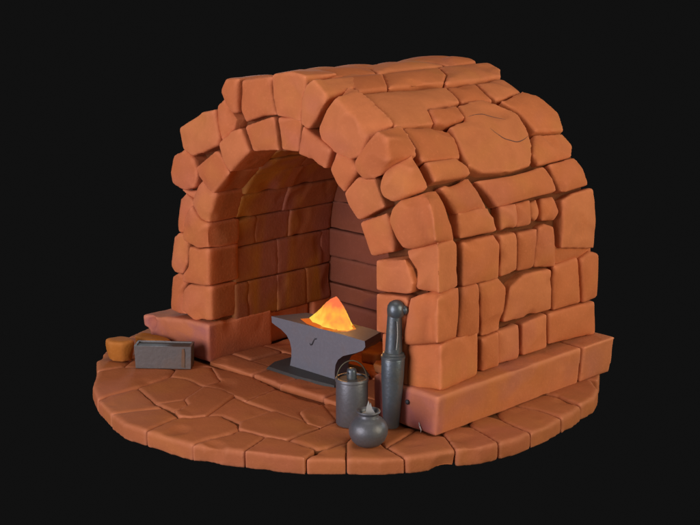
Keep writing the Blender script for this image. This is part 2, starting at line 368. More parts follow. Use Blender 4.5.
M['grey'] = metal_mat('grey_steel', (0.105, 0.108, 0.115), 0.42, 0.4, 0.6, bump=0.3, tintc=(0.11, 0.095, 0.075))
M['trough'] = metal_mat('trough_iron', (0.110, 0.098, 0.088), 0.5, 0.3, 0.7, bump=0.35, tintc=(0.15, 0.105, 0.075))
M['rust'] = metal_mat('rust_streak', (0.15, 0.075, 0.035), 0.6, 0.2, 0.5, tintc=(0.10, 0.10, 0.07))
M['pale'] = metal_mat('pale_metal', (0.42, 0.41, 0.38), 0.35, 0.3, 0.4)
M['olive'] = metal_mat('olive_wire', (0.075, 0.065, 0.035), 0.5, 0.3, 0.4)
M['dark'] = metal_mat('dark_scratch', (0.03, 0.03, 0.035), 0.6, 0.2, 0.2)

# ------------------------------------------------------------------ PAVEMENT (round base)
acc = Acc()
def tile(poly, top=0.0, bot=-0.092, g=None, amp=0.0035, voxel=0.013, smooth=3, tint=None):
    if g is None: g = 0.0 if max(math.hypot(*p) for p in poly) > 1.38 else -0.003
    bm = block(poly, lambda p, d: (p[0], p[1], bot), lambda p, d: (p[0], p[1], top+d), g=g)
    rim = max(math.hypot(*p) for p in poly) > 1.38
    v, f = sculpt(bm, voxel, 7 if rim else 3, amp*(1.6 if rim else 1))
    acc.add(v, f, random.random() if tint is None else tint)
TILES['T17'][4] = (1.03, -.52); TILES['T18'][1] = (1.03, -.52); TILES['T18'][2] = (1.16, -.46); TILES['T19'][1] = (1.16, -.46)
TILES['T5'].insert(1, (-.285, -.842)); TILES['T6'].insert(1, (-.566, -.862))
TILES['T5'] = [(-.184, -1.06), (-.285, -.842), (-.18, -.813), (-.04, -.831), (.105, -1.152), (.065, -1.226), (.012, -1.257), (-.066, -1.222), (-.09, -1.108)]
TILES['T5b'] = [(-.04, -.831), (.079, -.847), (.305, -.854), (.311, -1.092), (.141, -1.084), (.105, -1.152)]
TILES['T2'] = [(-.54, -1.388), (-.534, -1.114), (-.239, -1.209), (-.16, -1.224), (-.283, -1.482)]
TILES['T2b'] = [(-.283, -1.482), (-.16, -1.224), (.012, -1.257), (.06, -1.511), (-.106, -1.527)]
TILES['T20'][1] = (1.0, -.12); TILES['T21'][1] = (1.0, .09); TILES['T21'][0] = (1.25, -.097)
TILES['T22'] = [(1.29, .167), (1.0, .09), (1.0, .36), (1.236, .418), (1.415, .383), (1.449, .255), (1.458, .153)]
TILES['T23'] = [(1.236, .418), (1.0, .36), (1.0, .70), (1.198, .78), (1.33, .66), (1.397, .529), (1.415, .383)]
for k, p in TILES.items():
    tile(p, top=random.uniform(-0.004, 0.004))
for p in ([(-.958, -1.091), (-.909, -.933), (-1.0, -.80), (-1.27, -.80), (-1.13, -.97)],
          [(-.909, -.933), (-.661, -.742), (-.55, -.56), (-1.08, -.55), (-1.0, -.80)],
          [(-1.27, -.80), (-1.0, -.80), (-1.08, -.55), (-1.2, -.50), (-1.40, -.54)]):
    tile(p, top=random.uniform(-0.004, 0.003))
a = math.radians(33.3)
a_end = math.radians(202)
while a < a_end-0.05:
    st = min(random.uniform(0.26, 0.38), a_end-a)
    if a_end-a-st < 0.12: st = a_end-a
    r1 = 1.49+random.uniform(-0.02, 0.02)
    poly = [(1.08*math.cos(a), 1.08*math.sin(a)), (r1*math.cos(a), r1*math.sin(a)), (r1*math.cos(a+st/2)*1.012, r1*math.sin(a+st/2)*1.012),
            (r1*math.cos(a+st), r1*math.sin(a+st)), (1.08*math.cos(a+st), 1.08*math.sin(a+st))]
    tile(poly, top=random.uniform(-0.005, 0.005)); a += st
# hearth floor inside the arch, one low step above the paving
rows = [(-0.55, -0.375, [-0.61, -0.215, 0.03, 0.37, 0.78]), (-0.375, -0.12, [-0.61, -0.42, -0.02, 0.33, 0.78]),
        (-0.12, 0.14, [-0.61, -0.2, 0.2, 0.55, 0.78]), (0.14, 0.47, [-0.61, -0.33, 0.0, 0.4, 0.78])]
for y0, y1, xs in rows:
    for x0, x1 in zip(xs[:-1], xs[1:]):
        j = lambda: random.uniform(-0.012, 0.012)
        tile([(x0+0.01, y0+j()), (x1, y0+j()), (x1, y1), (x0+0.01, y1)], top=0.020+random.uniform(-0.005, 0.005))
pav = acc.build('pavement', M['paving']); tag(pav, kind='structure')
bm = bmesh.new()
bmesh.ops.create_cone(bm, cap_ends=True, segments=96, radius1=1.40, radius2=1.40, depth=0.07, matrix=Matrix.Translation((0, 0, -0.050)))
me = bpy.data.meshes.new('pavement_bed'); bm.to_mesh(me); bm.free()
bed = link('pavement_bed', me, M['joint'], pav, False)

# ------------------------------------------------------------------ FORGE
forge = empty('stone_forge', (XC, 0.2, 0.0))
tag(forge, 'round-vaulted terracotta stone forge with an open arch, standing on the round pavement', 'forge')

ring = Acc(); wall = Acc()
RING = {'a2','a3','a4','a5','a6','a7','a8','a9','a10','a11','a12','JLb','JLd','JLf','JLg'}
for k, (p, ye) in FRONT_STONES.items():
    bul = random.uniform(-0.012, 0.018)
    if k == 'c2': p = [(.958, .925), (1.124, .977), (1.141, .735), (1.02, .735), (1.0, .84)]
    if k in ('JLa', 'JLb', 'a12', 'c0'):
        p = [(x, z-0.03 if z < .33 else z) for x, z in p]; bul = -0.034
    inr = k in RING
    big = k in ('c0', 'c1', 'c2', 'c3', 'c4')
    if k == 'c4': p = [(x, z-.022 if z < 1.25 else z) for x, z in p]
    if k == 'c3': p = [(.853, 1.075), (.872, 1.135), (.935, 1.185), (1.008, 1.222)]+p[4:]
    q2 = []
    for x, z in p:
        r_ = math.hypot(x-AX, z-AZ)
        if z > AZ+.05 and not big:
            if inr and r_ > .78: kk = (r_+.022)/r_
            elif not inr and r_ < .91: kk = (r_-.012)/r_
            else: kk = 1.0
            x, z = AX+(x-AX)*kk, AZ+(z-AZ)*kk
        q2.append((x, z))
    p = q2
    if ye is None: yb_, yt_ = (-0.30, -0.30) if inr else (-0.27, -0.27)
    else: yb_, yt_ = ye
    zs_ = [q[1] for q in p]; z0, z1 = min(zs_), max(zs_)
    if k in ('o2b',): bul = -0.05
    if k == 'JLa' or k == 'JLc' or k == 'JLe': bul -= 0.02
    def outer_pt(q):
        k = np.argmin((_pp[:, 0]-q[0])**2+(_pp[:, 1]-q[1])**2)
        px, pz = prof(float(_ps[k]), 0.014)
        dd = math.hypot(px-q[0], pz-q[1])
        w_ = min(1.0, 1.5*max(0.0, 1-dd/0.24)**0.5)
        return (q[0]+(px-q[0])*w_, q[1]+(pz-q[1])*w_)
    def back(q, d, yb_=yb_, yt_=yt_, z0=z0, z1=z1, ye=ye):
        y_ = yb_+(yt_-yb_)*(q[1]-z0)/(z1-z0)
        if ye is not None: q = outer_pt(q)
        return (q[0], y_, q[1])
    def front(q, d, b=bul, big=big, z0=z0, z1=z1):
        y_ = YF-b-d
        if big:                                                   # outer corner worn round
            k_ = np.argmin((_pp[:, 0]-q[0])**2+(_pp[:, 1]-q[1])**2)
            dd = math.hypot(_pp[k_, 0]-q[0], _pp[k_, 1]-q[1])
            y_ += 0.075*max(0.0, 1-dd/0.13)**2
        return (q[0], y_, q[1])
    bm = block(p, back, front, g=-0.018 if big else (0.0015 if inr and k[0] == 'a' else -0.005), dome=0.018)
    v, f = sculpt(bm, 0.0125, 42 if big else 6, 0.006)
    (ring if inr else wall).add(v, f, random.random())

def shell_stone(poly, off=None, g=-0.0035, depth=-0.13, smooth=7, amp=0.006):
    off = random.uniform(-0.014, 0.012) if off is None else off
    v, f = sculpt(block(poly, lift_shell(depth), lift_shell(off), g=g, dome=0.020), 0.0125, smooth, amp)
    wall.add(v, f, random.random())
for k, p in SHELL_STONES.items():
    p = [(min(y, 0.945), s) for y, s in p]
    if k.startswith('r1') and k != 'r1b': p = [(y, s_+.016 if s_ > .40 else s_) for y, s_ in p]
    if k.startswith('r0') and k != 'r0e': p = [(y, s_+.012 if s_ > .15 else s_) for y, s_ in p]
    if k == 'r2f': p = [(.56, .59), (.90, .60), (.925, .47), (.55, .475)]
    if k.startswith('r3'): p = [(y, s_+0.028 if s_ > .80 else s_) for y, s_ in p]
    if k == 'r1b': p = [(-.257, .50), (-.129, .50), (-.114, .222), (-.283, .225)]
    shell_stone(p, off={'r2f': -0.032, 'r3e': -0.025, 'r5c': 0.012}.get(k))
EXTRA = [
    [(-.37, 1.755), (-.15, 1.755), (0.0, 1.95), (-.33, 1.965)],
    [(-.14, 1.76), (.285, 1.74), (.42, 1.84), (.49, 1.965), (.01, 1.955)],
    [(.295, 1.735), (.55, 1.73), (.80, 1.745), (.90, 1.84), (.93, 1.965), (.50, 1.97), (.43, 1.84)],
    [(-.36, 1.98), (-.02, 1.965), (.04, 2.08), (.02, 2.185), (-.33, 2.19)],
    [(-.01, 1.97), (.56, 1.98), (.55, 2.08), (.52, 2.175), (.03, 2.185), (.05, 2.08)],
    [(.575, 1.98), (.84, 1.98), (.90, 2.06), (.88, 2.17), (.54, 2.18), (.565, 2.08)],
]
for p in EXTRA: shell_stone(p, off=0.0, g=-0.002)
s = 2.195
while s < STOT-0.05:
    h_ = min(random.uniform(0.2, 0.25), STOT-s)
    if STOT-s-h_ < 0.1: h_ = STOT-s
    y = -0.26
    while y < 0.9:
        w_ = random.uniform(0.22, 0.42)
        if 0.94-y-w_ < 0.14: w_ = 0.94-y
        j = lambda: random.uniform(-0.012, 0.012)
        shell_stone([(y+j(), s+j()), (y+w_+j(), s+j()), (y+w_+j(), s+h_+j()), (y+j(), s+h_+j())], off=random.uniform(-0.02, 0.0)); y += w_
    s += h_
ring.build('arch_ring', M['ring'], forge)
wall.build('outer_wall', M['stone'], forge)

# bricks lining the inside
lin = Acc()
tb = [0.0, 0.235, 0.455, 0.63, 0.80, 0.98]
t = tb[-1]
n_more = 8; 
tb += [0.98+(TTOT-2*0.98)*i/n_more for i in range(1, n_more+1)]
tb += [TTOT-q for q in (0.80, 0.63, 0.455, 0.235, 0.0)]
joints = {0: [-.32, -.22, .02, .26, .47], 1: [-.32, .02, .40, .47], 2: [-.32, -.16, .12, .47], 3: [-.32, .05, .47]}
for i in range(len(tb)-1):
    js = joints.get(i)
    if js is None:
        js = [-.32]; y = -.32
        while y < .47:
            y += random.uniform(.26, .42)
            js.append(.47 if y > .38 else y)
            if y > .38: break
    for y0, y1 in zip(js[:-1], js[1:]):
        v, f = sculpt(block([(y0-.006, tb[i]+.003), (y1+.006, tb[i]+.003), (y1+.006, tb[i+1]-.003), (y0-.006, tb[i+1]-.003)], lift_inner(0.09), lift_inner(random.uniform(-0.006, 0.006)), g=-0.004, dome=0.0), 0.0145, 3, 0.006)
        lin.add(v, f, random.random())
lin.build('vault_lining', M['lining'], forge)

rear = Acc()
zb = [0.02, 0.19, 0.31, 0.48, 0.665, 0.84, 1.0, 1.17, 1.36]
for i in range(len(zb)-1):
    x = -0.64-0.12*(i % 2)
    while x < 0.8:
        w_ = min(random.uniform(0.62, 0.75), 0.83-x)
        v, f = sculpt(block([(x, zb[i]), (x+w_, zb[i]), (x+w_, zb[i+1]+random.uniform(-.01, .01)), (x, zb[i+1])], lambda p, d: (p[0], 0.56, p[1]), (lambda b: (lambda p, d: (p[0], 0.475+b-d, p[1])))(random.uniform(-.008, .008)), g=0.0), 0.0145, 2, 0.004)
        rear.add(v, f, random.random()); x += w_
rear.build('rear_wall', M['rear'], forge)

# mortar core between shell and lining
bm = bmesh.new()
N = 64
so = [STOT*i/N for i in range(N+1)]; ti = [TTOT*(1-i/N) for i in range(N+1)]
def rg(y, oo, ii):
    o = [bm.verts.new((prof(s_, oo)[0], y, prof(s_, oo)[1]-(0.0))) for s_ in so]
    n_ = [bm.verts.new((inner(t_, ii)[0], y, inner(t_, ii)[1])) for t_ in ti]
    return o, n_
o0, i0 = rg(YF+0.085, -0.056, 0.03); o1, i1 = rg(YB-0.075, -0.056, 0.03)
for k in range(N):
    bm.faces.new((o0[k], o0[k+1], o1[k+1], o1[k])); bm.faces.new((i0[k], i1[k], i1[k+1], i0[k+1]))
    bm.faces.new((o0[k], i0[k], i0[k+1], o0[k+1])); bm.faces.new((o1[k], o1[k+1], i1[k+1], i1[k]))
bm.faces.new((o0[0], o1[0], i1[0], i0[0])); bm.faces.new((o0[N], i0[N], i1[N], o1[N]))
# closing rear slab
b0 = [bm.verts.new((prof(s_, -0.059)[0], 0.565, prof(s_, -0.059)[1])) for s_ in so]
b1 = [bm.verts.new((prof(s_, -0.059)[0], YB-0.07, prof(s_, -0.059)[1])) for s_ in so]
for k in range(N): bm.faces.new((b0[k], b0[k+1], b1[k+1], b1[k]))
bm.faces.new(b0); bm.faces.new(b1[::-1]); bm.faces.new((b0[0], b1[0], b1[N], b0[N]))
bmesh.ops.recalc_face_normals(bm, faces=bm.faces)
me = bpy.data.meshes.new('mortar_core'); bm.to_mesh(me); bm.free()
link('mortar_core', me, M['mortar'], forge)

# plinths
def plinth_piece(acc_, poly_xz, y0, y1, dents=(), amp=0.006, smooth=3):
    bm = block(poly_xz, lambda p, d: (p[0], y1, p[1]), lambda p, d: (p[0], y0, p[1]), g=0.0)
    v, f = sculpt(bm, 0.014, smooth, amp, dents, chips=0.5)
    acc_.add(v, f, random.random())
pr = Acc()
plinth_piece(pr, [(0.745, 0.0), (1.178, 0.0), (1.200, 0.212), (1.10, 0.217), (0.745, 0.238)], YF-0.002, 0.682, dents=[((0.93, YF, 0.235), 0.07, 0.015, (0, 0, -1)), ((1.2, 0.1, 0.21), 0.15, 0.008, (-1, 0, -.6))])
plinth_piece(pr, [(0.745, 0.0), (1.185, 0.0), (1.205, 0.212), (0.745, 0.235)], 0.69, 0.985)
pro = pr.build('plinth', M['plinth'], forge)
pl_ = Acc()
plinth_piece(pl_, [(-1.16, 0.0), (-0.60, 0.0), (-0.602, 0.236), (-0.80, 0.228), (-1.10, 0.19), (-1.235, 0.175), (-1.245, 0.10), (-1.17, 0.085)], YF-0.002, -0.03,
             dents=[((-0.60, -0.36, 0.235), 0.06, 0.010, (-.6, 0, -1)), ((-1.15, YF, 0.14), 0.05, 0.03, (0, 1, 0))])
plinth_piece(pl_, [(-1.16, 0.0), (-0.645, 0.0), (-0.64, 0.205), (-1.2, 0.18)], -0.02, 0.32)
plinth_piece(pl_, [(-1.16, 0.0), (-0.615, 0.0), (-0.62, 0.212), (-1.2, 0.18)], 0.33, 0.60)
plinth_piece(pl_, [(-1.16, 0.0), (-0.615, 0.0), (-0.62, 0.212), (-1.2, 0.18)], 0.61, 0.97)
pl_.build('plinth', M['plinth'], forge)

# cracks cut on the big roof stone (thin dark seams lying in its face)
def seam(pts, r=0.0035):
    cu = bmesh.new(); prev = None
    n = len(pts)
    for i, P in enumerate(pts):
        P = Vector(P); d = (Vector(pts[min(i+1, n-1)])-Vector(pts[max(i-1, 0)])).normalized()
        up = Vector((0, 0, 1)) if abs(d.z) < 0.9 else Vector((1, 0, 0))
        a_ = d.cross(up).normalized(); b_ = d.cross(a_)
        rr = r*(0.35+0.65*math.sin(math.pi*(i+0.5)/n))
        lp = [cu.verts.new(P+(a_*math.cos(q)+b_*math.sin(q))*rr) for q in np.linspace(0, 2*math.pi, 7)[:-1]]
        if prev:
            for k in range(6): cu.faces.new((prev[k], prev[(k+1) % 6], lp[(k+1) % 6], lp[k]))
        else: cu.faces.new(lp)
        prev = lp
    cu.faces.new(prev[::-1])
    me_ = bpy.data.meshes.new('seam'); cu.to_mesh(me_); cu.free()
    return me_
def spline(pts, k=6):
    out = []
    n = len(pts)
    for i in range(n-1):
        p0, p1, p2, p3 = (Vector(pts[max(i-1, 0)]), Vector(pts[i]), Vector(pts[i+1]), Vector(pts[min(i+2, n-1)]))
        for j in range(k):
            t_ = j/k
            out.append(0.5*((2*p1)+(-p0+p2)*t_+(2*p0-5*p1+4*p2-p3)*t_**2+(-p0+3*p1-3*p2+p3)*t_**3))
    out.append(Vector(pts[-1])); return out
wall_ob = next(o for o in bpy.data.objects if o.name == 'outer_wall')
from mathutils.bvhtree import BVHTree
bpy.context.view_layer.update()
_wm = wall_ob.data
bvh = BVHTree.FromPolygons([v.co[:] for v in _wm.vertices], [tuple(p.vertices) for p in _wm.polygons])
for pts in (SWIRL, CREASE):
    P3 = []
    for y, s_ in [tuple(q) for q in spline(pts)]:
        x, z = prof(s_, 0.1); x0, z0 = prof(s_, -0.1)
        hit = bvh.ray_cast(Vector((x, y, z)), Vector((x0-x, 0, z0-z)).normalized())
        if hit[0] is not None: P3.append(hit[0]-hit[1]*0.0012)
    if len(P3) > 3: link('crack', seam(P3, 0.004), M['crack'], forge)

# ------------------------------------------------------------------ lathe / metal helpers
def lathe(profile, seg=40, cap=True):
    bm = bmesh.new(); loops = []
    for r, z in profile:
        loops.append([bm.verts.new((r*math.cos(2*math.pi*i/seg), r*math.sin(2*math.pi*i/seg), z)) for i in range(seg)])
    for a_, b_ in zip(loops[:-1], loops[1:]):
        for i in range(seg): bm.faces.new((a_[i], a_[(i+1) % seg], b_[(i+1) % seg], b_[i]))
    if cap: bm.faces.new(loops[0][::-1]); bm.faces.new(loops[-1])
    return bm
def bm_obj(name, bm, m, parent, loc=None, smooth=True, bevel=0.0, seg=2, angle=30):
    if bevel:
        es = [e for e in bm.edges if len(e.link_faces) == 2 and e.calc_face_angle(0) > math.radians(angle)]
        bmesh.ops.bevel(bm, geom=es, offset=bevel, segments=seg, profile=0.6, affect='EDGES', clamp_overlap=True)
    bmesh.ops.recalc_face_normals(bm, faces=bm.faces)
    me_ = bpy.data.meshes.new(name); bm.to_mesh(me_); bm.free()
    me_.polygons.foreach_set('use_smooth', np.full(len(me_.polygons), smooth))
    if smooth: me_.set_sharp_from_angle(angle=math.radians(50))
    o = link(name, me_, m, parent, keep_world=False)
    if loc: o.location = loc
    return o

# ------------------------------------------------------------------ ANVIL
AY0, AY1 = -0.312, -0.115
anvil = empty('anvil', (0.1, -0.21, 0.02))
tag(anvil, 'blue-grey iron anvil with a horn on a dark base plate, standing inside the arch', 'anvil')
prof_a = [(-.300, .300), (-.296, .262), (-.262, .250), (-.215, .236), (-.170, .212), (-.143, .178), (-.130, .135), (-.132, .085), (-.145, .030),
          (.225, .030), (.226, .080), (.232, .120), (.252, .155), (.290, .184), (.345, .205), (.40, .225), (.455, .250), (.475, .275), (.470, .306), (.30, .309), (.10, .307), (-.15, .303)]
bm = bmesh.new()
def aloop(y, sx=0.0):
    out = []
    for x, z in prof_a:
        xx = x
        if x < -.17: xx = x+sx*(abs(x)-.17)/.13*0.09
        if x > .30: xx = x-.010*(x-.30)/.17-sx*(x-.30)/.17*0.065
        out.append(bm.verts.new((xx-.1, (y if (sx == 0 or z > .215) else -.205)+.21, z-.02)))
    return out
L0 = aloop(AY0, 0.0); L1 = aloop(AY1, 1.0)
n = len(prof_a)
bm.faces.new(L0); bm.faces.new(L1[::-1])
for i in range(n): bm.faces.new((L0[i], L1[i], L1[(i+1) % n], L0[(i+1) % n]))
ab = bm_obj('body', bm, M['anvil'], anvil, smooth=True, bevel=0.011, seg=3, angle=38)
bm = bmesh.new()
pp = [(-.27, -.33), (-.225, -.425), (.05, -.43), (.31, -.40), (.33, -.12), (.20, -.03), (-.2, -.05), (-.27, -.18)]
v0 = [bm.verts.new((x-.1, y+.21, 0.0)) for x, y in pp]; v1 = [bm.verts.new((x*.97-.1, (y+.21)*.95, 0.014)) for x, y in pp]
bm.faces.new(v0[::-1]); bm.faces.new(v1)
for i in range(len(pp)): bm.faces.new((v0[i], v0[(i+1) % 8], v1[(i+1) % 8], v1[i]))
bm_obj('base_plate', bm, M['plate'], anvil, bevel=0.005)
sc_pts = spline([(.025, AY0-.001, .205), (.032, AY0-.001, .196), (.045, AY0-.001, .203), (.058, AY0-.001, .225), (.070, AY0-.001, .242)])
o = link('scratch', seam(sc_pts, 0.0042), M['dark'], anvil)
o = link('scratch', seam(spline([(.066, AY0-.001, .243), (.075, AY0-.001, .238), (.082, AY0-.001, .246)]), 0.003), M['dark'], anvil)

# ------------------------------------------------------------------ FIRE on the anvil
def fire_mat(name, low, mid_, high, strength, z0, z1):
    m, nt, nd, ln, bs = newmat(name)
    nd.remove(bs)
    out = nd['Material Output']
    tc = nd.new('ShaderNodeTexCoord'); sp = nd.new('ShaderNodeSeparateXYZ'); ln.new(tc.outputs['Object'], sp.inputs[0])
    nz = nd.new('ShaderNodeTexNoise'); nz.inputs['Scale'].default_value = 17; nz.inputs['Detail'].default_value = 2; ln.new(tc.outputs['Object'], nz.inputs['Vector'])
    a1 = nd.new('ShaderNodeMath'); a1.operation = 'MULTIPLY_ADD'; a1.inputs[1].default_value = 0.22; a1.inputs[2].default_value = -0.11; ln.new(nz.outputs['Fac'], a1.inputs[0])
    a2 = nd.new('ShaderNodeMath'); a2.operation = 'ADD'; ln.new(sp.outputs['Z'], a2.inputs[0]); ln.new(a1.outputs[0], a2.inputs[1])
    a3 = nd.new('ShaderNodeMath'); a3.operation = 'MULTIPLY_ADD'; a3.inputs[1].default_value = 0.28; ln.new(sp.outputs['X'], a3.inputs[0]); ln.new(a2.outputs[0], a3.inputs[2])
    mr = nd.new('ShaderNodeMapRange'); mr.inputs[1].default_value = z0; mr.inputs[2].default_value = z1; ln.new(a3.outputs[0], mr.inputs[0])
    r = ramp(nd, [(0.0, low), (0.45, mid_), (1.0, high)]); ln.new(mr.outputs[0], r.inputs[0])
    em = nd.new('ShaderNodeEmission'); em.inputs['Strength'].default_value = strength; ln.new(r.outputs[0], em.inputs['Color'])
    ln.new(em.outputs[0], out.inputs['Surface'])
    return m
M['fire'] = fire_mat('fire', (1.0, 0.68, 0.09), (1.0, 0.44, 0.06), (0.95, 0.19, 0.07), 1.05, 0.0, 0.15)
M['ember'] = fire_mat('ember', (0.85, 0.16, 0.02), (0.9, 0.25, 0.03), (1.0, 0.33, 0.08), 0.8, 0.0, 0.06)
fire = empty('fire', (0.105, -0.20, 0.309))
tag(fire, 'glowing yellow-orange pointed fire burning on top of the anvil', 'fire')
def cone_shape(base, apex, rings=7, seed=1, pw=1.0, bulge=0.0):
    rnd = random.Random(seed)
    bm = bmesh.new(); loops = []
    n_ = len(base)
    jit = [rnd.uniform(-1, 1) for _ in range(n_)]
    for r_ in range(rings):
        t_ = r_/rings
        k = (1-t_)**pw
        loops.append([bm.verts.new((apex[0]+(b[0]-apex[0])*k*(1+bulge*math.sin(math.pi*t_))+0.004*math.sin(7*t_+jit[i]*3), apex[1]+(b[1]-apex[1])*k, t_*apex[2])) for i, b in enumerate(base)])
    for a_, b_ in zip(loops[:-1], loops[1:]):
        for i in range(n_): bm.faces.new((a_[i], a_[(i+1) % n_], b_[(i+1) % n_], b_[i]))
    top = bm.verts.new(apex)
    for i in range(n_): bm.faces.new((loops[-1][i], loops[-1][(i+1) % n_], top))
    bm.faces.new(loops[0][::-1])
    return bm
base = [(-.185, -.045), (-.10, -.085), (0.01, -.10), (.085, -.085), (.120, -.03), (.10, .05), (.0, .08), (-.09, .06), (-.150, .01)]
def lumpy(name, parts, m):
    bm = bmesh.new()
    for b_, ap_, pw_ in parts:
        t_ = cone_shape(b_, ap_, seed=3, pw=pw_); me_ = bpy.data.meshes.new('t'); t_.to_mesh(me_); t_.free(); bm.from_mesh(me_); bpy.data.meshes.remove(me_)
    v, f = sculpt(bm, 0.0065, 1, 0.016, chips=1.6)
    a_ = Acc(); a_.add(v, f, 0.5); o = a_.build(name, m); o.parent = fire
    return o
sc_ = lambda b_, k, dx, dy: [(x*k+dx, y*k+dy) for x, y in b_]
lumpy('flame', [(base, (0.022, 0.0, 0.168), 0.92), (sc_(base, .62, .035, -.02), (0.045, -0.005, 0.150), .8), (sc_(base, .5, -.06, -.01), (-0.03, 0.0, 0.105), .9), (sc_(base, .42, -.02, -.055), (0.0, -0.045, 0.085), .9)], M['fire'])
base2 = [(.055, -.075), (.11, -.085), (.155, -.045), (.150, .01), (.09, .03), (.06, -.01)]
bm_obj('flame', cone_shape(base2, (0.115, -0.01, 0.070), seed=5), M['fire'], fire, smooth=False)
base3 = [(-.215, -.055), (-.12, -.10), (0.0, -.118), (.10, -.108), (.165, -.055), (.165, .02), (.08, .075), (-.05, .085), (-.16, .05)]
bm_obj('embers', cone_shape(base3, (-0.04, -0.01, 0.030), seed=8, pw=0.6), M['ember'], fire, smooth=False)
lp = bpy.data.lights.new('firelight', 'POINT'); lp.energy = 3.5; lp.color = (1.0, 0.42, 0.10); lp.shadow_soft_size = 0.06
lo = bpy.data.objects.new('firelight', lp); COL.objects.link(lo); lo.location = (0.12, -0.16, 0.56)

# loose rubble glowing under the horn
for i, (x, y, s_, lab) in enumerate([(0.13, 0.14, .085, 'middle brown rubble stone of the three lying on the hearth floor behind the anvil'),
                                     (0.02, 0.24, .075, 'brown rubble stone deepest inside the arch behind the anvil'),
                                     (0.30, 0.02, .065, 'brown rubble stone behind the anvil nearest to the anvil horn and the right jamb')]):
    a_ = Acc()
    poly = [(x+s_*random.uniform(.8, 1.3)*math.cos(q), y+s_*random.uniform(.7, 1.2)*math.sin(q)) for q in np.linspace(0, 2*math.pi, 7)[:-1]]
    v, f = sculpt(block(poly, lambda p, d: (p[0], p[1], 0.02), lambda p, d: (p[0], p[1], 0.02+s_*0.8), g=0), 0.010, 2, 0.006)
    a_.add(v-np.array([x, y, 0.02]), f, 0.5); o = a_.build('rubble_stone', M['lining']); o.location = (x, y, 0.02)
    tag(o, lab, 'stone', 'rubble stones behind the anvil')

# ------------------------------------------------------------------ METAL CANISTER
can = empty('metal_canister', (0.745, -0.700, 0.003))
tag(can, 'short grey metal canister with a wire loop handle over its lid stub', 'canister')
bm_obj('body', lathe([(.079, 0), (.083, .006), (.083, .222), (.080, .232)]), M['grey'], can)
bm_obj('rim', lathe([(.080, .230), (.087, .233), (.088, .244), (.084, .250), (.074, .250), (.072, .240)]), M['grey'], can)
bm_obj('lid', lathe([(.071, .236), (.071, .2425), (.045, .246)]), M['plate'], can)
st_ = bm_obj('stub', lathe([(.025, .243), (.026, .285), (.023, .297), (.013, .302)], 24), M['steel'], can, loc=(.004, -.005, 0))
bm = lathe([(.0055, 0), (.0055, .004)], 12); 
h = bm_obj('hole', bm, M['dark'], st_, loc=(0.0, -0.026, 0.280)); h.rotation_euler = (math.radians(90), 0, 0)

hp = [(.078*math.cos(q)*.71, .078*math.cos(q)*.71, .235+.105*math.sin(q)) for q in np.linspace(0, math.pi, 25)]
def tube(pts, r, seg=8):
    bm = bmesh.new(); prev = None; n_ = len(pts)
    for i, P in enumerate(pts):
        P = Vector(P); d = (Vector(pts[min(i+1, n_-1)])-Vector(pts[max(i-1, 0)])).normalized()
        a_ = d.cross(Vector((.7, -.7, .1))).normalized(); b_ = d.cross(a_)
        lp_ = [bm.verts.new(P+(a_*math.cos(q)+b_*math.sin(q))*r) for q in np.linspace(0, 2*math.pi, seg+1)[:-1]]
        if prev:
            for k in range(seg): bm.faces.new((prev[k], prev[(k+1) % seg], lp_[(k+1) % seg], lp_[k]))
        else: bm.faces.new(lp_)
        prev = lp_
    bm.faces.new(prev[::-1]); return bm
bm_obj('handle', tube(hp, .0034), M['olive'], can)

# ------------------------------------------------------------------ TALL FLASK
tall = empty('metal_flask', (0.926, -0.596, 0.003)); 
tag(tall, 'tall blued steel flask with a slimmer domed neck, standing against the right plinth', 'flask')
bm_obj('body', lathe([(.036, 0), (.041, .006), (.050, .14), (.058, .27), (.060, .365), (.058, .372)]), M['steel'], tall)
bm_obj('collar', lathe([(.057, .370), (.0625, .374), (.0625, .383), (.055, .388), (.057, .394), (.052, .400), (.044, .404)]), M['steel'], tall)
bm_obj('neck', lathe([(.045, .402), (.043, .46), (.0385, .57), (.037, .600)], 9), M['steel'], tall, bevel=0.002, angle=20)
bm_obj('cap', lathe([(.039, .593), (.044, .600), (.046, .626), (.043, .648), (.033, .664), (.016, .674), (.004, .676)]), M['steel'], tall, loc=(.005, .005, 0))
kn = bm_obj('knob', lathe([(.012, 0), (.022, .006), (.026, .018), (.020, .030), (.006, .035)], 24), M['steel'], tall, loc=(.026, .022, .624)); kn.rotation_euler = (math.radians(80), 0, math.radians(135))
tall.rotation_euler = (math.radians(-0.9), math.radians(0.9), 0)
# the long dark slot and its bright lip down the neck
for dx, r_, mm, nm in ((0.0, .0048, M['dark'], 'slot'), (.011, .0030, M['pale'], 'lip')):
    pts = []
    for i in range(14):
        z = .425+.15*i/13
        an = math.radians(-42)+dx/.041+0.10*math.sin(i/13*math.pi)
        rr = .0425 - .0032*(z-.42)/.15
        pts.append(((rr)*math.cos(an), (rr)*math.sin(an), z))
    link(nm, seam([Vector(p) for p in pts], r_), mm, tall, keep_world=False)

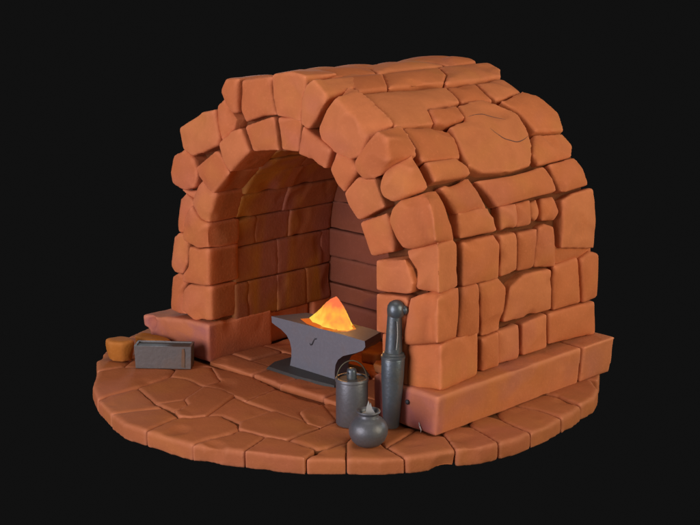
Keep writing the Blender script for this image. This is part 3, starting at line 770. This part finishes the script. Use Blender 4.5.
# ------------------------------------------------------------------ ROUND POT
pot = empty('round_pot', (1.020, -0.862, 0.002))
tag(pot, 'round-bellied dark grey metal pot with a short open neck, frontmost on the paving', 'pot')
pf = [(.040, 0), (.062, .005), (.083, .026), (.0965, .058), (.098, .085), (.090, .112), (.072, .134), (.056, .143), (.052, .150)]
bm_obj('body', lathe(pf, 48, cap=True), M['grey'], pot)
bm_obj('rim', lathe([(.052, .148), (.050, .160), (.058, .168), (.061, .175), (.058, .180), (.050, .178), (.044, .168), (.040, .152)], 40, cap=False), M['grey'], pot)
bm_obj('throat', lathe([(.043, .153), (.001, .154)], 40, cap=False), M['dark'], pot)
bm = bmesh.new()
sil = [(-.030, 0), (-.034, .012), (-.012, .016), (-.008, .045), (.000, .072), (.006, .048), (.010, .060), (.018, .030), (.030, .014), (.028, 0)]
f0 = [bm.verts.new((x, -.007, z)) for x, z in sil]; f1 = [bm.verts.new((x*.7, .010, z*.92)) for x, z in sil]
bm.faces.new(f0); bm.faces.new(f1[::-1])
for i in range(len(sil)): bm.faces.new((f0[i], f1[i], f1[(i+1) % len(sil)], f0[(i+1) % len(sil)]))
sh = bm_obj('metal_shard', bm, M['pale'], None, loc=(1.020, -0.862, 0.156), bevel=0.002); sh.rotation_euler = (0, 0, math.radians(45)); sh.scale = (1.1, 1.1, 1.1)
tag(sh, 'jagged pale metal shard sticking up from the mouth of the round pot', 'shard')

# ------------------------------------------------------------------ TROUGH
tr = empty('metal_trough', (-0.732, -0.768, 0.004), math.radians(41))
tag(tr, 'low rectangular grey metal trough with a shallow top, in front of the left plinth', 'trough')
bm = bmesh.new()
LX, LY, H = 0.168, 0.058, 0.135
def rect(x, y, z): return [bm.verts.new((sx*x, sy*y, z)) for sx, sy in ((-1, -1), (1, -1), (1, 1), (-1, 1))]
A_ = rect(LX*.965, LY*.95, 0.0); B_ = rect(LX, LY, H); C_ = rect(LX-.012, LY-.010, H); D_ = rect(LX-.014, LY-.012, H-.009)
bm.faces.new(A_[::-1]); bm.faces.new(D_)
for a_, b_ in ((A_, B_), (B_, C_), (C_, D_)):
    for i in range(4): bm.faces.new((a_[i], a_[(i+1) % 4], b_[(i+1) % 4], b_[i]))
bm_obj('body', bm, M['trough'], tr, bevel=0.004)
bm = bmesh.new(); fl = rect(LX-.0145, LY-.0125, H-.0078); fb = rect(LX-.0145, LY-.0125, H-.016); bm.faces.new(fl); bm.faces.new(fb[::-1])
for i in range(4): bm.faces.new((fb[i], fb[(i+1) % 4], fl[(i+1) % 4], fl[i]))
bm_obj('inside', bm, M['plate'], tr)
bm = bmesh.new()
q = [(.108, .012), (.128, .006), (.131, .10), (.127, .124), (.114, .120), (.110, .06)]
f0 = [bm.verts.new((x, -LY*1.0-.0035+(.003 if z < .02 else 0.0), z)) for x, z in q]; f1 = [bm.verts.new((x, -LY*.9, z)) for x, z in q]
bm.faces.new(f0); bm.faces.new(f1[::-1])
for i in range(6): bm.faces.new((f0[i], f1[i], f1[(i+1) % 6], f0[(i+1) % 6]))
bm_obj('rusty_strap', bm, M['rust'], tr, bevel=0.0015)

# ------------------------------------------------------------------ OCHRE ROCKS
def rock(name, x, y, poly, zlo, zhi, lab, taper=0.80, voxel=0.011, tilt=(0, 0)):
    a_ = Acc()
    bm = bmesh.new(); P = dense(poly, .03); n_ = len(P); loops = []
    for z, k in ((zlo, taper), (zlo+(zhi-zlo)*.35, .5+taper*.5), (zlo+(zhi-zlo)*.75, 1.0), (zhi, .98)):
        loops.append([bm.verts.new((p[0]*k, p[1]*k, z+(p[0]*tilt[0]+p[1]*tilt[1])*(z-zlo)/(zhi-zlo))) for p in P])
    for l0, l1 in zip(loops[:-1], loops[1:]):
        for i in range(n_): bm.faces.new((l0[i], l0[(i+1) % n_], l1[(i+1) % n_], l1[i]))
    bm.faces.new(loops[0][::-1]); bm.faces.new(loops[-1])
    v, f = sculpt(bm, voxel, 26, 0.006); a_.add(v, f, 0.5)
    o = a_.build(name, M['ochre']); o.location = (x, y, 0.0)
    tag(o, lab, 'rock', 'ochre rocks by the left plinth'); return o
M['ochre'] = stone_mat('yellow_ochre_stone', [(0.40, 0.135, 0.020)]*3, (0.38, 0.17, 0.018), 0.8, (0.46, 0.12, 0.03), 0.9)
rock('rock', -1.015, -0.875, [(-.085, -.06), (.0, -.085), (.075, -.04), (.085, .04), (.02, .085), (-.07, .06)], 0.0, 0.135,
     'flat-topped yellow ochre rock at the left rim, left of the metal trough')
rock('rock', -1.015, -0.645, [(-.13, -.06), (.05, -.065), (.14, -.02), (.13, .055), (-.08, .06), (-.14, .03)], 0.0, 0.10,
     'low ochre rock wedged behind the metal trough against the plinth', taper=.9)

# small fittings by the right plinth
stud = bm_obj('stud', lathe([(.013, 0), (.013, .004), (.008, .009), (.001, .010)], 16), M['dark'], forge)
stud.parent = forge; stud.matrix_parent_inverse = Matrix.Translation(forge.location).inverted()
stud.location = (0.995, YF-.004, 0.142); stud.rotation_euler = (math.radians(90), 0, 0)
link('crack', seam(spline([(1.075, YF-.004, .052), (1.082, YF-.006, .035), (1.092, YF-.007, .018), (1.093, YF-.010, .004)]), .0035), M['pale'], forge)['label'] = 'thin pale scratch low on the front of the right plinth'

# ------------------------------------------------------------------ LIGHT
w = bpy.data.worlds.new('World'); scene.world = w; w.use_nodes = True
bg = w.node_tree.nodes['Background']; bg.inputs[0].default_value = (0.0055, 0.0055, 0.0055, 1); bg.inputs[1].default_value = 1.0
def area(name, loc, target, size, energy, col):
    l = bpy.data.lights.new(name, 'AREA'); l.shape = 'DISK'; l.size = size; l.energy = energy; l.color = col
    o = bpy.data.objects.new(name, l); COL.objects.link(o); o.location = loc
    o.rotation_euler = (Vector(target)-Vector(loc)).to_track_quat('-Z', 'Y').to_euler()
    return o
area('key_lamp', (0.2, -7.8, 1.9), (0, 0, .7), 5.0, 540, (1.0, 0.94, 1.05))
area('side_lamp', (7.5, 1.2, 2.6), (0, 0, .8), 4.5, 365, (1.0, 0.90, 0.72))
area('top_lamp', (0.5, -0.5, 7.0), (0, 0, 0), 5.0, 108, (1.0, 0.93, 0.86))
area('front_lamp', (4.5, -5.0, 1.2), (0, 0, .7), 3.0, 18, (1.0, 0.85, 0.8))
area('rim_lamp', (-6.0, 4.5, 2.5), (0, 0, .9), 2.0, 110, (0.75, 0.88, 1.0))
area('rim_lamp', (4.0, 7.5, 3.0), (0, 0, .9), 2.0, 110, (0.75, 0.88, 1.0))

# ------------------------------------------------------------------ CAMERA
cam = bpy.data.cameras.new('Camera'); co = bpy.data.objects.new('Camera', cam); COL.objects.link(co); scene.camera = co
cam.sensor_fit = 'HORIZONTAL'; cam.sensor_width = 36.0; cam.lens = 73.131; cam.clip_end = 200
co.location = (5.66530, -5.68242, 2.51606)
co.rotation_euler = (math.radians(90-13.29467), 0, math.radians(44.72223))
scene.view_settings.view_transform = 'Standard'; scene.view_settings.look = 'None'
scene.view_settings.exposure = 0; scene.view_settings.gamma = 1
scene.render.engine = 'CYCLES'
scene.cycles.max_bounces = 8; scene.cycles.diffuse_bounces = 3
